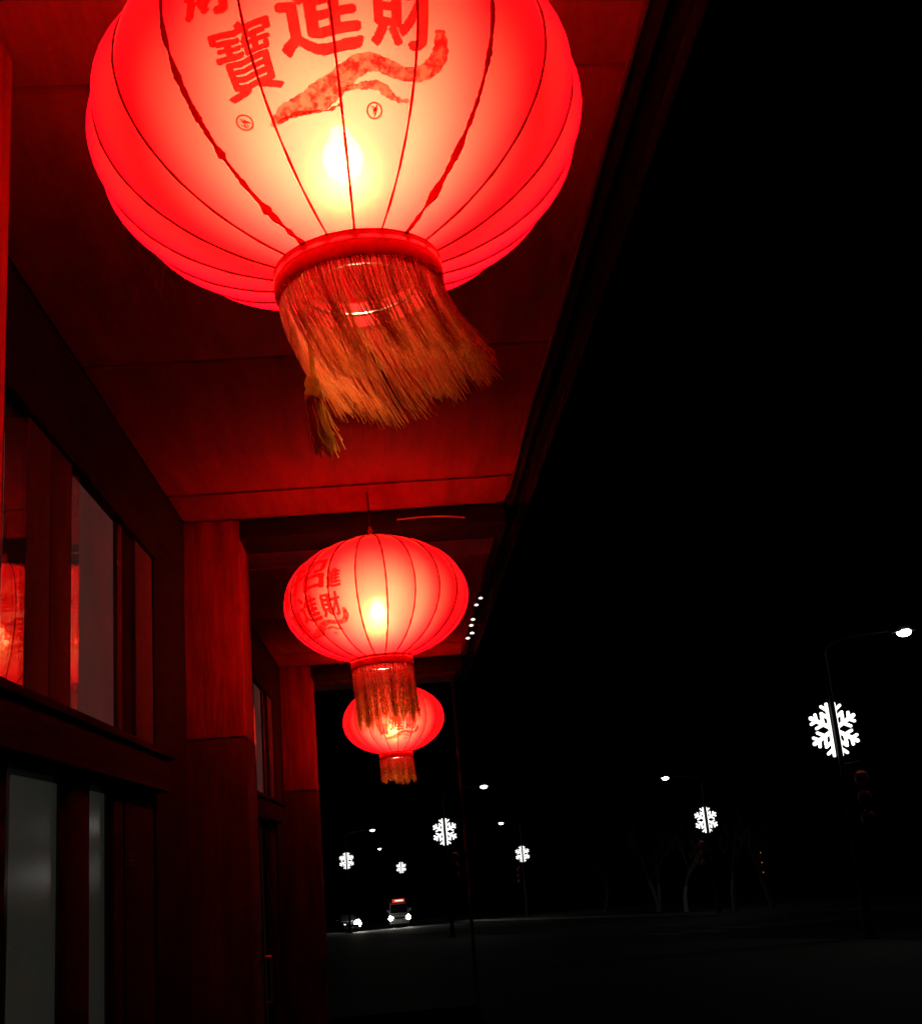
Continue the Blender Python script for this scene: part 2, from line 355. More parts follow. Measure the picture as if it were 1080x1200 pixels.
def window_bay(y, first):
    """one bay: upper window band, transom, lower doors, timber post; y is an offset along the wall"""
    U0, U1 = Z(.405), Z(1.07)
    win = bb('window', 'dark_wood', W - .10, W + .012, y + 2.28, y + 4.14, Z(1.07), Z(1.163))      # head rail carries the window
    P = lambda n, mt, x0, x1, a, b, z0=U0, z1=U1, bv=.004: bb(n, mt, x0, x1, y + a, y + b, z0, z1, bv, win)
    P('jamb', 'frame_dark', W - .08, W - .002, 2.28, 2.52)
    P('stile', 'frame_paint', W - .06, W - .003, 2.70, 2.882)
    P('mullion', 'frame_dark', W - .08, W, 2.885, 3.068)
    P('stile', 'frame_paint', W - .06, W - .008, 3.625, 3.685)
    P('stile', 'dark_wood', W - .06, W - .014, 3.688, 3.848)
    P('stile', 'frame_paint', W - .06, W - .002, 3.851, 4.12)
    def pane(a, b, delta, mt='window_glass', dx=-.03):
        m = MB(); m.box(-.003, .003, -(b - a) / 2, (b - a) / 2, -(U1 - U0) / 2, (U1 - U0) / 2)
        p = obj('pane', m.mesh('pane', False), mt, win)
        p.location = Vector((W + dx, y + (a + b) / 2, (U0 + U1) / 2)) - (win.location - BO)
        p.rotation_euler = (0, 0, R_(delta)); return p
    pane(2.524, 2.698, -1.95, dx=-.012)
    pane(3.075, 3.150, -8.0, dx=-.010)
    P('frosted_pane', 'frosted_added_glow', W - .030, W - .020, 3.160, 3.622)
    P('blind', 'blind_added_glow', W - .095, W - .09, 2.30, 3.15)
    tr = bb('transom', 'dark_wood', W - .12, W + .05, y + 2.28, y + 4.14, Z(.266), Z(.402), .006)
    bb('rail', 'dark_wood', W + .0525, W + .066, y + 2.28, y + 4.14, Z(.372), Z(.392), .003, tr)
    # lower doors
    D0, D1 = .0, Z(.263)
    dr = bb('door', 'dark_wood', W - .034, W - .006, y + 3.07, y + 3.285, D0, D1)
    Q = lambda n, mt, x0, x1, a, b, z0=D0, z1=D1, bv=.004: bb(n, mt, x0, x1, y + a, y + b, z0, z1, bv, dr)
    Q('stile', 'dark_wood', W - .034, W - .006, 2.28, 2.60)
    Q('stile', 'dark_wood', W - .034, W - .006, 3.56, 3.62)
    Q('stile', 'dark_wood', W - .034, W - .012, 3.625, 3.70)
    Q('stile', 'dark_wood', W - .034, W - .006, 3.705, 4.12)
    Q('pane', 'door_glass', W - .030, W - .026, 2.602, 3.068, D0 + .25, D1, 0)
    Q('pane', 'door_glass', W - .030, W - .026, 3.287, 3.558, D0 + .25, D1, 0)
    Q('bottom_rail', 'dark_wood', W - .034, W - .008, 2.602, 3.068, D0, D0 + .248)
    Q('bottom_rail', 'dark_wood', W - .034, W - .008, 3.287, 3.558, D0, D0 + .248)
    Q('blind', 'blind_added_glow', W - .045, W - .040, 2.74, 4.10, D0 + .1, D1 - .02)
    h = MB(); h.tube([(0, 0, -.12), (.035, 0, -.12), (.04, 0, -.1), (.04, 0, .1), (.035, 0, .12), (0, 0, .12)], .008, 8)
    hh = obj('handle', h, 'ring_wire', dr); hh.location = Vector((W - .006, y + 3.24, 1.05)) - (dr.location - BO)
    # wall post and pilaster
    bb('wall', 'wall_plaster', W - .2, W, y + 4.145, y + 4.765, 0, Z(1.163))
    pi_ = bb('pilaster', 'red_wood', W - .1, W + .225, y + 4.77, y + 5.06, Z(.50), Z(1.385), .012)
    bb('pilaster_shade', 'shaded_red_wood', W - .1, W + .229, y + 4.766, y + 5.064, 0, Z(.495), .01, pi_)  # added dark block, shades the lower pilaster where lantern light falls off
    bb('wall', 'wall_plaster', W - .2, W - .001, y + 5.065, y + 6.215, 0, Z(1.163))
    bm_ = bb('beam', 'dark_wood', W, .515, y + 4.78, y + 5.04, Z(1.30), Z(1.383), .006)
bb('pilaster', 'red_wood', W + .002, W + .225, 1.55, 1.82, 0, Z(1.385), .012)
for k in (-1, 0, 1): window_bay(k * PITCH, k == 0)
# the porch ceiling: one board after another, dark gaps between them
cl = bb('porch_ceiling', 'dark_wood', W - .1, .55, -4, YE, Z(1.412), Z(1.44), 0)
PB = 1.255
for k in range(-4, 5):
    y0 = 4.42 + k * PB + .012; y1 = y0 + PB - .024
    bb('ceiling_panel', 'ceiling_board', W, .518, y0, min(y1, YE - .01), Z(1.388), Z(1.4105), .004, cl)
bb('edge_trim', 'dark_wood', .522, .552, -4, YE, Z(1.376), Z(1.4105), .004, cl)
bb('eave_board', 'dark_wood', .556, .61, -4, YE, Z(1.405), Z(1.44), .004, cl)
bb('fascia', 'dark_wood', .612, .635, -4.1, YE + .1, Z(1.40), Z(1.468), .004, cl)

# porch post
t = thing('porch_post', 'slim dark steel post at the outer edge of the porch', 'post', (.50, 10.0, 0))
m = MB(); m.tube([(0, 0, .01), (0, 0, Z(1.385))], .014, 12); obj('pole', m, 'pole_steel', t)
m = MB(); m.lathe([(.0, .012), (.06, .012), (.06, .022), (.028, .03), (.028, .06)], 20); obj('foot_plate', m, 'cord_dark', t)

# cable along the edge joint, small wire under the beam
m = MB(); pts = [(.512 + .004 * math.sin(i * 1.3), -1 + i * .35, Z(1.372) - .004 * abs(math.sin(i * .9))) for i in range(17)]
m.tube(pts, .006, 6); tag(obj('cable', m, 'cord_dark'), 'thin dark cable clipped along the outer edge of the porch ceiling', 'cable')
m = MB(); p0 = [on_y(465 + 80 * i / 12, 609 - 4 * math.sin(math.pi * .8 * i / 12), 4.755) for i in range(13)]
m.tube(p0, .004, 6); tag(obj('wire', m, 'white_plastic'), 'short pale wire on the ceiling beam behind a lantern cord', 'wire')

# ------------------------------------------------------------------ lanterns
RL, BL, RC = .35, .240, .113
T0 = math.acos(RC / RL)
NR = 20; DA = 360 / NR
def shell(az, t, off=0.0):                  # degrees; az 0 looks towards -Y, t is the latitude
    d = ((az % DA) / DA - .5) * math.pi
    k = 1 + .028 * math.cos(d) - .014
    r = RL * math.cos(R_(t)) * k + off * math.cos(R_(t)); z = BL * math.sin(R_(t)) + off * math.sin(R_(t))
    return Vector((r * math.sin(R_(az)), -r * math.cos(R_(az)), z))
def panel_mesh():
    nu, nv = 8, 28; vs = []; fs = []; T = math.degrees(T0)
    for j in range(nv + 1):
        for i in range(nu + 1): vs.append(shell(DA * i / nu, -T + 2 * T * j / nv))
    for j in range(nv):
        for i in range(nu): a = j * (nu + 1) + i; fs.append((a, a + 1, a + nu + 2, a + nu + 1))
    m = MB(); m.add(vs, fs); me = m.mesh('fabric_panel'); me.materials.append(MATS['red_silk']); return me
def rib_mesh(width, rag=0.0, seed=0, lo=None, hi=None):
    rnd = random.Random(seed); T = math.degrees(T0); pts = []; rad = []
    n = 170 if rag else 36; wob = 0.0
    for i in range(n + 1):
        t = -T + 2 * T * i / n
        pts.append(shell(0, t, .0012)); k = 1.0
        wob = wob * .62 + rnd.gauss(.2, .42)
        if rag and t < 5: k = 1 + rag * max(-.2, wob) * min(1, (5 - t) / 30)
        rad.append(width * k * (1 + .2 * math.sin(t * .5 + seed)))
    m = MB(); m.tube(pts, rad, 6); me = m.mesh('rib'); me.materials.append(MATS['rib_cloth']); return me
PANEL = panel_mesh()
RIBS = {}
for wd in (.0016, .0030): RIBS[wd] = [rib_mesh(wd, 0, s) for s in range(3)]
RAG = [rib_mesh(.0021, 1.3, 11), rib_mesh(.0020, 1.0, 12)]

def glyph_tris(ch, az0, az1, t0, t1, grow=.52, step=.25):
    """the character's strokes, fattened, as a fine grid of cells (in degrees on the lantern)"""
    import numpy as np
    cu = bpy.data.curves.new('glyph', 'FONT'); cu.body = ch; cu.resolution_u = 3
    ob = bpy.data.objects.new('glyph', cu); COL.objects.link(ob)
    dg = bpy.context.evaluated_depsgraph_get(); me = bpy.data.meshes.new_from_object(ob.evaluated_get(dg))
    bpy.data.objects.remove(ob); bpy.data.curves.remove(cu)
    me.calc_loop_triangles()
    P = np.array([v.co[:2] for v in me.vertices]); T = np.array([t.vertices[:] for t in me.loop_triangles])
    P = (P - P.min(0)) / (P.max(0) - P.min(0)) * [az1 - az0, t1 - t0] + [az0, t0]
    xs = np.arange(az0 - 1, az1 + 1, step); ys = np.arange(t0 - 1, t1 + 1, step)
    X, Y = np.meshgrid(xs, ys); M = np.zeros(X.shape, bool)
    for a, b, c in P[T]:
        d1 = (X - b[0]) * (a[1] - b[1]) - (a[0] - b[0]) * (Y - b[1]); d2 = (X - c[0]) * (b[1] - c[1]) - (b[0] - c[0]) * (Y - c[1]); d3 = (X - a[0]) * (c[1] - a[1]) - (c[0] - a[0]) * (Y - a[1])
        M |= ~(((d1 < 0) | (d2 < 0) | (d3 < 0)) & ((d1 > 0) | (d2 > 0) | (d3 > 0)))
    def dil(A, r):
        n = int(math.ceil(r / step)); B_ = A.copy()
        for i in range(-n, n + 1):
            for j in range(-n, n + 1):
                if (i * i + j * j) * step * step <= r * r: B_ |= np.roll(np.roll(A, i, 0), j, 1)
        return B_
    M = dil(M, grow); edge = M & dil(~M, step * 1.05)
    idx = {}; vs = []; fs = []; mi = []
    def V(i, j):
        if (i, j) not in idx: idx[i, j] = len(vs); vs.append((xs[0] + (j - .5) * step, ys[0] + (i - .5) * step, 0))
        return idx[i, j]
    for i, j in zip(*np.nonzero(M)):
        fs.append((V(i, j), V(i, j + 1), V(i + 1, j + 1), V(i + 1, j))); mi.append(1 if edge[i, j] else 0)
    bpy.data.meshes.remove(me); me = bpy.data.meshes.new('printed_character'); me.from_pydata(vs, [], fs)
    me.materials.append(MATS['print_ink']); me.materials.append(MATS['print_edge']); me.polygons.foreach_set('material_index', mi)
    for v in me.vertices: v.co = shell(v.co.x, v.co.y, .0022)
    return me
def wrap(me, off=.0022):                    # flat print in degrees -> laid on the lantern skin
    bm = bmesh.new(); bm.from_mesh(me)
    for ax, rng in (((1, 0, 0), range(-32, 33, 3)), ((0, 1, 0), range(-48, 36, 3))):
        for g in rng:
            co = (g, 0, 0) if ax[0] else (0, g, 0)
            bmesh.ops.bisect_plane(bm, geom=bm.verts[:] + bm.edges[:] + bm.faces[:], plane_co=co, plane_no=ax, dist=1e-5)
    for v in bm.verts: v.co = shell(v.co.x, v.co.y, off)
    bm.to_mesh(me); bm.free(); return me
def flat(vs, fs, name):
    me = bpy.data.meshes.new(name); me.from_pydata([(x, y, 0) for x, y in vs], [], fs); return me
def brush(pts, name):                       # a sweeping stroke of changing width
    P = []; n = len(pts)
    fine = []
    for i in range(n - 1):
        p0, p1, p2, p3 = pts[max(i - 1, 0)], pts[i], pts[i + 1], pts[min(i + 2, n - 1)]
        for k in range(8):
            s = k / 8
            fine.append(tuple(.5 * (2 * p1[c] + (p2[c] - p0[c]) * s + (2 * p0[c] - 5 * p1[c] + 4 * p2[c] - p3[c]) * s * s + (3 * p1[c] - p0[c] - 3 * p2[c] + p3[c]) * s ** 3) for c in range(3)))
    fine.append(pts[-1]); vs = []; fs = []; rnd = random.Random(5)
    for i, (x, y, wd) in enumerate(fine):
        a = fine[max(i - 1, 0)]; b = fine[min(i + 1, len(fine) - 1)]; dx, dy = b[0] - a[0], b[1] - a[1]; L = math.hypot(dx, dy) or 1
        h = wd / 2 + rnd.uniform(-.25, .25); vs += [(x - dy / L * h, y + dx / L * h), (x + dy / L * h, y - dx / L * h)]
        if i: fs.append((2 * i - 2, 2 * i - 1, 2 * i + 1, 2 * i))
    return flat(vs, fs, name)
def stroke_ring(cx_, cy_, r, wd):
    vs = []; fs = []; n = 28
    for k in range(n):
        a = 2 * math.pi * k / n
        vs += [(cx_ + (r - wd) * math.cos(a), cy_ + (r - wd) * math.sin(a)), (cx_ + r * math.cos(a), cy_ + r * math.sin(a))]
    for k in range(n): j = (k + 1) % n; fs.append((2 * k, 2 * k + 1, 2 * j + 1, 2 * j))
    rnd = random.Random(int(cx_ * 10))
    for k in range(6):                      # the coin's inner marks
        a = rnd.uniform(0, math.pi); d = rnd.uniform(-.45, .45) * r; L = math.sqrt(r * r - d * d) * .85; hw = wd * .35
        ca, sa = math.cos(a), math.sin(a); i = len(vs); l0 = rnd.uniform(-1, -.2) * L; l1 = rnd.uniform(.2, 1) * L
        for (u, v) in ((l0, d - hw), (l1, d - hw), (l1, d + hw), (l0, d + hw)): vs.append((cx_ + u * ca - v * sa, cy_ + u * sa + v * ca))
        fs.append((i, i + 1, i + 2, i + 3))
    return flat(vs, fs, 'coin')
PRINT = []
for ch, box_ in (('招', (-15, 15, 1, 29)), ('寶', (-23, -9.5, -32, -13)), ('進', (-7.8, 8.5, -25.5, -3)), ('財', (10.8, 24, -24.5, -5)),
                 ('財', (-26, -16.5, -9, 12)), ('進', (16.5, 26, -1, 16))):
    PRINT.append(('printed_character', glyph_tris(ch, *box_, grow=.26 if ch == '寶' else .5), None))
PRINT.append(('printed_ribbon', wrap(brush([(-16, -39.5, .6), (-12, -37.8, 3), (-5, -36.5, 5.5), (1.5, -33, 6.5), (9, -28.8, 4.6), (16, -30, 3.6), (22.3, -30.3, 4.2), (25.6, -26, 4), (25.2, -19.5, 2)], 'ribbon')), 'print_pattern'))
PRINT.append(('printed_ribbon', wrap(brush([(-14, -39.6, .6), (-9, -38.9, 1.0), (-2, -38.6, .7), (3, -37.5, .5)], 'ribbon'), .003), 'print_line'))
PRINT.append(('printed_ribbon', wrap(brush([(3, -34.4, .8), (8, -34.2, 1.6), (12, -34.2, 2.6), (15.5, -36.2, 2.0), (20, -36.9, .5)], 'ribbon')), 'print_pattern'))
PRINT.append(('printed_coin', wrap(stroke_ring(-22, -37, 2.1, .45)), 'print_line'))
PRINT.append(('printed_coin', wrap(stroke_ring(11, -40, 2.1, .45)), 'print_line'))
for _n, me, mt in PRINT:
    if mt: me.materials.append(MATS[mt])

ZB = BL * math.sin(T0)
def fringe_mesh(seed, wind, length, n=1500):
    rnd = random.Random(seed); m = MB()
    # clumps of threads share a drift
    cl_ = [(rnd.uniform(-.012, .012), rnd.uniform(-.012, .012), rnd.uniform(.86, 1.08)) for _ in range(26)]
    for i in range(n):
        a = 2 * math.pi * (i + rnd.uniform(-.4, .4)) / n; c = cl_[int(a / (2 * math.pi) * 26) % 26]
        r0 = RC * rnd.uniform(.965, 1.03); L = length * c[2] * rnd.uniform(.9, 1.06); pts = []; rad = []; tone = []
        jx, jy = rnd.gauss(0, .004), rnd.gauss(0, .004); ph = rnd.uniform(0, 6); wz = rnd.uniform(.75, 1.2)
        for k in range(8):
            s = k / 7; q = s ** 1.5
            pts.append((r0 * math.sin(a) * (1 - .05 * s) + wind[0] * q * wz + c[0] * s + jx * s + .0016 * math.sin(ph + s * 7),
                        -r0 * math.cos(a) * (1 - .05 * s) + wind[1] * q * wz + c[1] * s + jy * s,
                        -L * s * (1 - .10 * min(1, abs(wind[0]) * 8) * s)))
            rad.append(.00075 * (1 - .3 * s)); tone.append(max(.01, min(1, -.1 + 1.0 * s + rnd.gauss(0, .08) + .3 * (c[2] - .97) * 4 * s)))
        m.tube(pts, rad, 3, False, tone)
    return m.mesh('fringe')
def tassel_parts(par, loc, lean):
    rnd = random.Random(3); m = MB()
    m.tube([(0, 0, .20), (.004, 0, .1), (lean * .2, 0, .03)], .0035, 6, True, .6); obj('tassel_cord', m, 'gold_thread', par, loc)
    m = MB(); m.lathe([(0, .036), (.008, .034), (.011, .026), (.009, .018), (.012, .014), (.012, .006), (.009, .002), (0, 0)], 14); obj('tassel_knot', m, 'gold_thread', par, loc)
    m = MB()
    for i in range(90):
        a = rnd.uniform(0, 6.28); r = .010 * math.sqrt(rnd.random()); L = rnd.uniform(.055, .085)
        sp = rnd.uniform(.4, 2.4)
        pts = [(r * math.cos(a) * (1 + sp * s * .9) + lean * s ** 1.4 + rnd.gauss(0, .0012), r * math.sin(a) * (1 + sp * s * .9), .006 - L * s) for s in (0, .25, .5, .75, 1)]
        m.tube(pts, .001, 3, False, [.75, .8, .85, .95, 1])
    kind(obj('tassel_skirt', m, 'gold_thread', par, loc), 'stuff')

def lantern(label, loc, tilt, print_az, phase, rib_w, ragged, wind, seed, flen, tassel=False):
    L = thing('lantern', label, 'lantern', loc, tilt, 'round red lanterns under the porch')
    turn = print_az
    for k in range(NR):
        o = obj('fabric_panel', PANEL, None, L, rot=(0, 0, R_(DA * k + phase)))
        me = RIBS[rib_w][k % 3]
        if ragged and k in ragged: me = RAG[ragged.index(k)]
        obj('rib', me, None, L, rot=(0, 0, R_(DA * k + phase)))
    for (nm, me, _m) in PRINT: obj(nm, me, None, L, rot=(0, 0, R_(turn)))
    # top: ring, cap, gilt finial beads, cord to the ceiling
    m = MB(); m.lathe([(RC - .012, ZB + .006), (RC - .002, ZB + .006), (RC + .001, ZB + .003), (RC + .001, ZB - .002), (RC - .004, ZB - .006)], 40); obj('top_ring', m, 'collar_satin', L)
    m = MB(); m.lathe([(RC - .004, ZB + .002), (.06, ZB + .008), (.012, ZB + .014), (0, ZB + .014)], 40); obj('top_cap', m, 'collar_satin', L)
    m = MB()
    z = ZB + .012
    prof = [(0, z)]
    for r, h in ((.012, .016), (.009, .013), (.011, .015), (.007, .012)):
        prof += [(r * .6, z), (r, z + h * .5), (r * .6, z + h)]; z += h
    m.lathe(prof + [(0, z)], 16); obj('finial', m, 'gold_thread', L)
    top = Z(1.388) - loc[2]
    m = MB(); m.tube([(0, 0, z - .004), (-tilt[1] * .4 * (top - z), 0, (z + top) / 2), (-math.tan(tilt[1]) * (top - z) * .3, 0, top)], .0035, 8); obj('cord', m, 'cord_dark', L)
    # bottom: collar with two bands, wire ring, bulb on its holder
    m = MB(); m.lathe([(RC - .003, -ZB + .006), (RC + .005, -ZB + .002), (RC + .006, -ZB - .008), (RC + .003, -ZB - .012), (RC + .006, -ZB - .016), (RC + .006, -ZB - .030), (RC + .002, -ZB - .036), (RC - .004, -ZB - .034), (RC - .004, -ZB + .004)], 56)
    col = obj('collar', m, 'collar_satin', L)
    m = MB(); m.tube([(.076 * math.cos(a), .076 * math.sin(a), -ZB - .030) for a in [2 * math.pi * i / 40 for i in range(41)]], .0028, 6, False)
    for a in (.4, 1.97, 3.54, 5.1): m.tube([(.076 * math.cos(a), .076 * math.sin(a), -ZB - .030), ((RC - .004) * math.cos(a), (RC - .004) * math.sin(a), -ZB - .02)], .002, 5)
    obj('wire_ring', m, 'ring_wire', L)
    m = MB(); m.lathe([(.0, -.079), (.012, -.076), (.024, -.065), (.030, -.047), (.027, -.030), (.016, -.010), (.013, .003)], 24)
    bu = obj('bulb', m, 'bulb_glow', L)
    m = MB(); m.lathe([(.0, .045), (.017, .045), (.018, .005), (.014, .001), (.0, .0015)], 20); obj('socket', m, 'white_plastic', bu)
    m = MB(); m.tube([(0, 0, .043), (0, 0, ZB + .016)], .003, 6); obj('flex', m, 'cord_dark', bu)
    fr = kind(obj('fringe', fringe_mesh(seed, wind, flen), 'fringe_thread', L, (0, 0, -ZB - .030)), 'stuff')
    if tassel: tassel_parts(L, (-.080, -.045, -ZB - .205), .012)
    return L
lantern('large red lantern with wind-blown fringe and a ragged rib, in front of a glazed window', (-.024, 1.53, Z(1.022)), (0, R_(-3.4), 0), -2.8, 0, .0016, (18, 2), (.050, .0), 1, .160, True)
lantern('red lantern with its printed characters turned to the wall, hanging beside the first wooden pilaster', (-.04, 4.52, Z(.952)), (0, R_(-1.5), 0), -46, 7, .0030, None, (.006, 0), 2, .215)
lantern('red lantern hanging beside the farther wooden pilaster, with the shortest fringe', (-.01, 8.46, Z(.92)), (0, R_(-1), 0), 3, 5, .0030, None, (.004, 0), 4, .17)

# six small LEDs of a light string hanging from the porch edge
t = thing('light_string', 'string of six tiny white LEDs hanging from the porch edge', 'light string', on_y(563, 690, 5.7))
base = t.location.copy(); pts = []
for (px, py) in ((563, 701), (558, 709), (554, 726), (552, 733), (553, 742), (548, 748)):
    p = on_y(px, py, 5.7) - base; pts.append(p)
    m = MB(); m.lathe([(0, -.006), (.009, -.003), (.011, 0), (.009, .003), (0, .006)], 10); obj('led', m, 'led_white', t, p)
m = MB(); m.tube([(0, 0, Z(1.38) - base.z)] + pts, .0025, 5); obj('lead', m, 'cord_dark', t)

# ------------------------------------------------------------------ street lamps with snowflakes
def snow_half(side, D=1.3):
    """half of a six-armed snowflake: half the upright arm and two side arms with branches"""
    m = MB(); r = D / 2; tk = .034
    def bar(p, q, w_):
        p = Vector(p); q = Vector(q); d = (q - p).normalized(); n_ = Vector((-d.y, d.x)) * w_
        poly = [p + n_, p - n_]
        for k in range(7):
            a = -math.pi / 2 + math.pi * k / 6; poly.append(q + (d * math.cos(a) + Vector((d.y, -d.x)) * -math.sin(a)) * w_ * -1 if False else q + d * (w_ * math.cos(a)) + Vector((-d.y, d.x)) * (w_ * math.sin(a)))
        m.prism([(v.x, v.y) for v in poly], 'y', -.02, .02)
    w_ = .047
    for ang in (30, -30):
        d = Vector((math.cos(R_(ang)) * side, math.sin(R_(ang))))
        bar(d * .10, d * (r - w_), w_)
        for f_, L in ((.42, .20), (.70, .15)):
            for s in (55, -55):
                a = math.atan2(d.y, d.x) + R_(s); e = Vector((math.cos(a), math.sin(a))); bar(d * r * f_, d * r * f_ + e * L, w_ * .75)
    for up in (1, -1):
        x0 = .095 * side
        bar((x0, 0), (x0, up * (r - w_ * .8)), w_ * .72)
        for f_, L in ((.42, .20), (.70, .17)):
            a = R_(90 * up) - R_(52 * up) * side; bar((x0, up * r * f_), (x0 + math.cos(a) * L, up * r * f_ + math.sin(a) * L), w_ * .75)
    me = m.mesh('snowflake_half', False); me.materials.append(MATS['flake_white']); return me
HALF = (snow_half(-1), snow_half(1))
def small_lantern_mesh():
    m = MB(); m.lathe([(0, .17), (.06, .165), (.14, .11), (.17, 0), (.14, -.11), (.06, -.165), (0, -.17)], 16)
    me = m.mesh('small_lantern'); me.materials.append(MATS['red_lacquer']); return me
SML = small_lantern_mesh()
def lamp_post(px, py, depth_y, arm, label_p, label_f, label_d, lamp_px=None, deco=True):
    c = on_y(px, py, depth_y); g = zg(c.y); h = c.z - g
    lh = h + 2.45; AL = 2.0
    if lamp_px:
        q = on_y(lamp_px[0], lamp_px[1], depth_y); lh = q.z - g; AL = abs(q.x - c.x)
    t = thing('street_lamp', label_p, 'street lamp', (c.x, c.y - .14, g), (0, 0, 0), 'street lamps along the sloping street')
    m = MB(); m.tube([(0, 0, 0), (0, 0, h * .5), (0, 0, lh - .35)], [.095, .075, .05], 14); obj('pole', m, 'pole_steel', t)
    m = MB(); m.lathe([(0, 0), (.2, 0), (.2, .03), (.13, .06), (.125, .5), (.097, .54)], 18); obj('base', m, 'pole_steel', t)
    m = MB(); m.tube([(0, 0, lh - .36), (arm * .12, 0, lh - .18), (arm * .5, 0, lh - .02), (arm * (AL - .25), 0, lh + .07)], [.05, .045, .04, .032], 10); obj('arm', m, 'pole_steel', t)
    hd = MB(); hd.prism([(-.32, .0), (-.26, -.07), (.30, -.05), (.36, .0), (.25, .07), (-.22, .06)], 'y', -.13, .13)
    ho = obj('lamp_head', hd.mesh('lamp_head', True, .02), 'pole_steel', t, (arm * AL, 0, lh + .07))
    ho.rotation_euler = (0, 0, 0 if arm > 0 else math.pi)
    ls = MB(); ls.lathe([(0, -.15), (.08, -.14), (.15, -.10), (.18, -.03), (.16, .0)], 18); obj('lens', ls, 'lamp_white', ho, (.02, 0, -.03))
    f = thing('snowflake_light', label_f, 'snowflake light', (c.x, c.y, c.z), (0, 0, 0), 'glowing snowflakes on the street lamps')
    for k in (0, 1): obj('snowflake_half', HALF[k], None, f)
    m = MB(); m.box(-.06, .06, -.09, -.025, -.04, .04); obj('bracket', m.mesh('bracket', False), 'pole_steel', f)
    if deco:
        d = thing('lantern_string', label_d, 'lantern string', (c.x + .42 * arm, c.y - .14, c.z - 1.15), (0, 0, 0), 'unlit red lantern strings on the street lamps')
        m = MB(); m.tube([(-.35 * arm, 0, .32), (0, 0, .36), (.02 * arm, 0, .34)], .014, 8); obj('bracket', m, 'pole_steel', d)
        m = MB(); m.tube([(0, 0, .34), (0, 0, -1.3)], .006, 6); obj('cord', m, 'cord_dark', d)
        for k in range(3):
            obj('small_lantern', SML, None, d, (0, 0, -.02 - k * .46))
            g_ = MB(); g_.lathe([(.05, .17), (.062, .17), (.062, .19), (.05, .19)], 12); obj('gilt_band', g_, 'gilt', d, (0, 0, -.02 - k * .46))
    return c
def dep(s): return 1.3 * F / s * .97
lamp_post(977, 855, dep(62), 1, 'street lamp with a snowflake, standing alone away from the trees and vehicles', 'glowing white snowflake on the lone lamp post away from trees and vehicles', 'string of red lanterns on the lone lamp post away from trees and vehicles', (1055, 742))
lamp_post(827, 961, dep(28), -1, 'street lamp with a snowflake, standing behind the bare trees on the far pavement', 'glowing white snowflake on the post behind the bare trees', 'string of red lanterns below the snowflake behind the bare trees', (779, 912))
lamp_post(521, 975, 61, 1, 'street lamp with a snowflake on the near pavement, halfway down to the minibus', 'round-looking glowing snowflake halfway down the near pavement', 'string of red lanterns below the snowflake halfway down the near pavement', (566, 922))
lamp_post(612, 1001, 103, -1, 'street lamp with a half-dark snowflake on the far pavement, beyond the bare trees', 'small glowing snowflake on the far pavement beyond the bare trees', 'string of red lanterns on the far pavement beyond the bare trees', (587, 965))
lamp_post(406, 1009, 101, 1, 'street lamp standing beside the oncoming car with one bright headlight', 'small glowing snowflake above the oncoming car with one bright headlight', 'string of red lanterns above the oncoming car', (436, 973), False)
lamp_post(470, 1017, 150, -1, 'most distant street lamp, rising behind the minibus', 'tiny glowing snowflake rising behind the minibus', 'string of red lanterns behind the minibus', (445, 995), False)

# ------------------------------------------------------------------ bare trees on the far pavement
def tree(x, y, h, seed, label, lean=0.0, fork=False):
    rnd = random.Random(seed); g = zg(y)
    t = thing('tree', label, 'tree', (x, y, g), (0, 0, 0), 'bare trees on the far pavement')
    tm, cm, lm = MB(), MB(), MB()
    def limb(m, p, d, L, r, lev):
        pts = [p]; rad = [r]; n = 5
        for i in range(n):
            d = (d + Vector((rnd.gauss(0, .10), rnd.gauss(0, .10), rnd.gauss(.03, .05)))).normalized()
            pts.append(pts[-1] + d * (L / n)); rad.append(r * (1 - .5 * (i + 1) / n))
        m.tube(pts, rad, 7 if lev < 2 else 4)
        if lev == 0: lm.tube(pts[:4], [q * 1.04 + .004 for q in rad[:4]], 9)
        if lev >= 4: return
        for k in range(3 if lev else 4):
            i = rnd.choice((2, 3, 4, 5)) if lev else rnd.choice((3, 4, 5, 5))
            a = rnd.uniform(0, 6.28); sp = rnd.uniform(.45, .95)
            nd = (d + Vector((math.cos(a) * sp, math.sin(a) * sp, rnd.uniform(0, .3)))).normalized()
            limb(cm, pts[i], nd, L * rnd.uniform(.5, .75), rad[i] * .72, lev + 1)
    d0 = Vector((lean, 0, 1)).normalized()
    limb(tm, Vector((0, 0, 0)), d0, h * .42, .13, 0)
    if fork: limb(tm, Vector((.05, 0, .1)), Vector((lean - .32, .05, 1)).normalized(), h * .45, .10, 0)
    obj('trunk', tm, 'bark', t); obj('crown', cm, 'bark', t); obj('limewash', lm, 'limewash', t)
tree(15.2, 76, 6.5, 1, 'bare tree with a forked pair of trunks on the far pavement', .12, True)
tree(13.7, 87, 5.5, 2, 'slim bare tree farther down the pavement than the forked tree', 0)
tree(15.6, 70, 5.5, 3, 'bare tree between the forked tree and the snowflake lamp', 0)
tree(16.0, 61, 6.0, 4, 'bare tree in front of the snowflake lamp on the far pavement', .02)
tree(17.6, 60, 5.8, 5, 'bare tree hung with red lanterns on the far pavement', -.04)
d = thing('lantern_string', 'string of red lanterns with gold bands hanging from a bare tree', 'lantern string', (17.2, 59.6, zg(59.6) + 2.6), (0, 0, 0), 'unlit red lantern strings in the bare trees')
m = MB(); m.tube([(0, 0, .8), (0, 0, -1.2)], .006, 6); obj('cord', m, 'cord_dark', d)
for k in range(3):
    obj('small_lantern', SML, None, d, (0, 0, -.02 - k * .46))
    m = MB(); m.lathe([(0, -.02), (.03, 0), (0, .02)], 8); obj('fairy_light', m, 'fairy_gold', d, (0, -.19, .05 - k * .46))

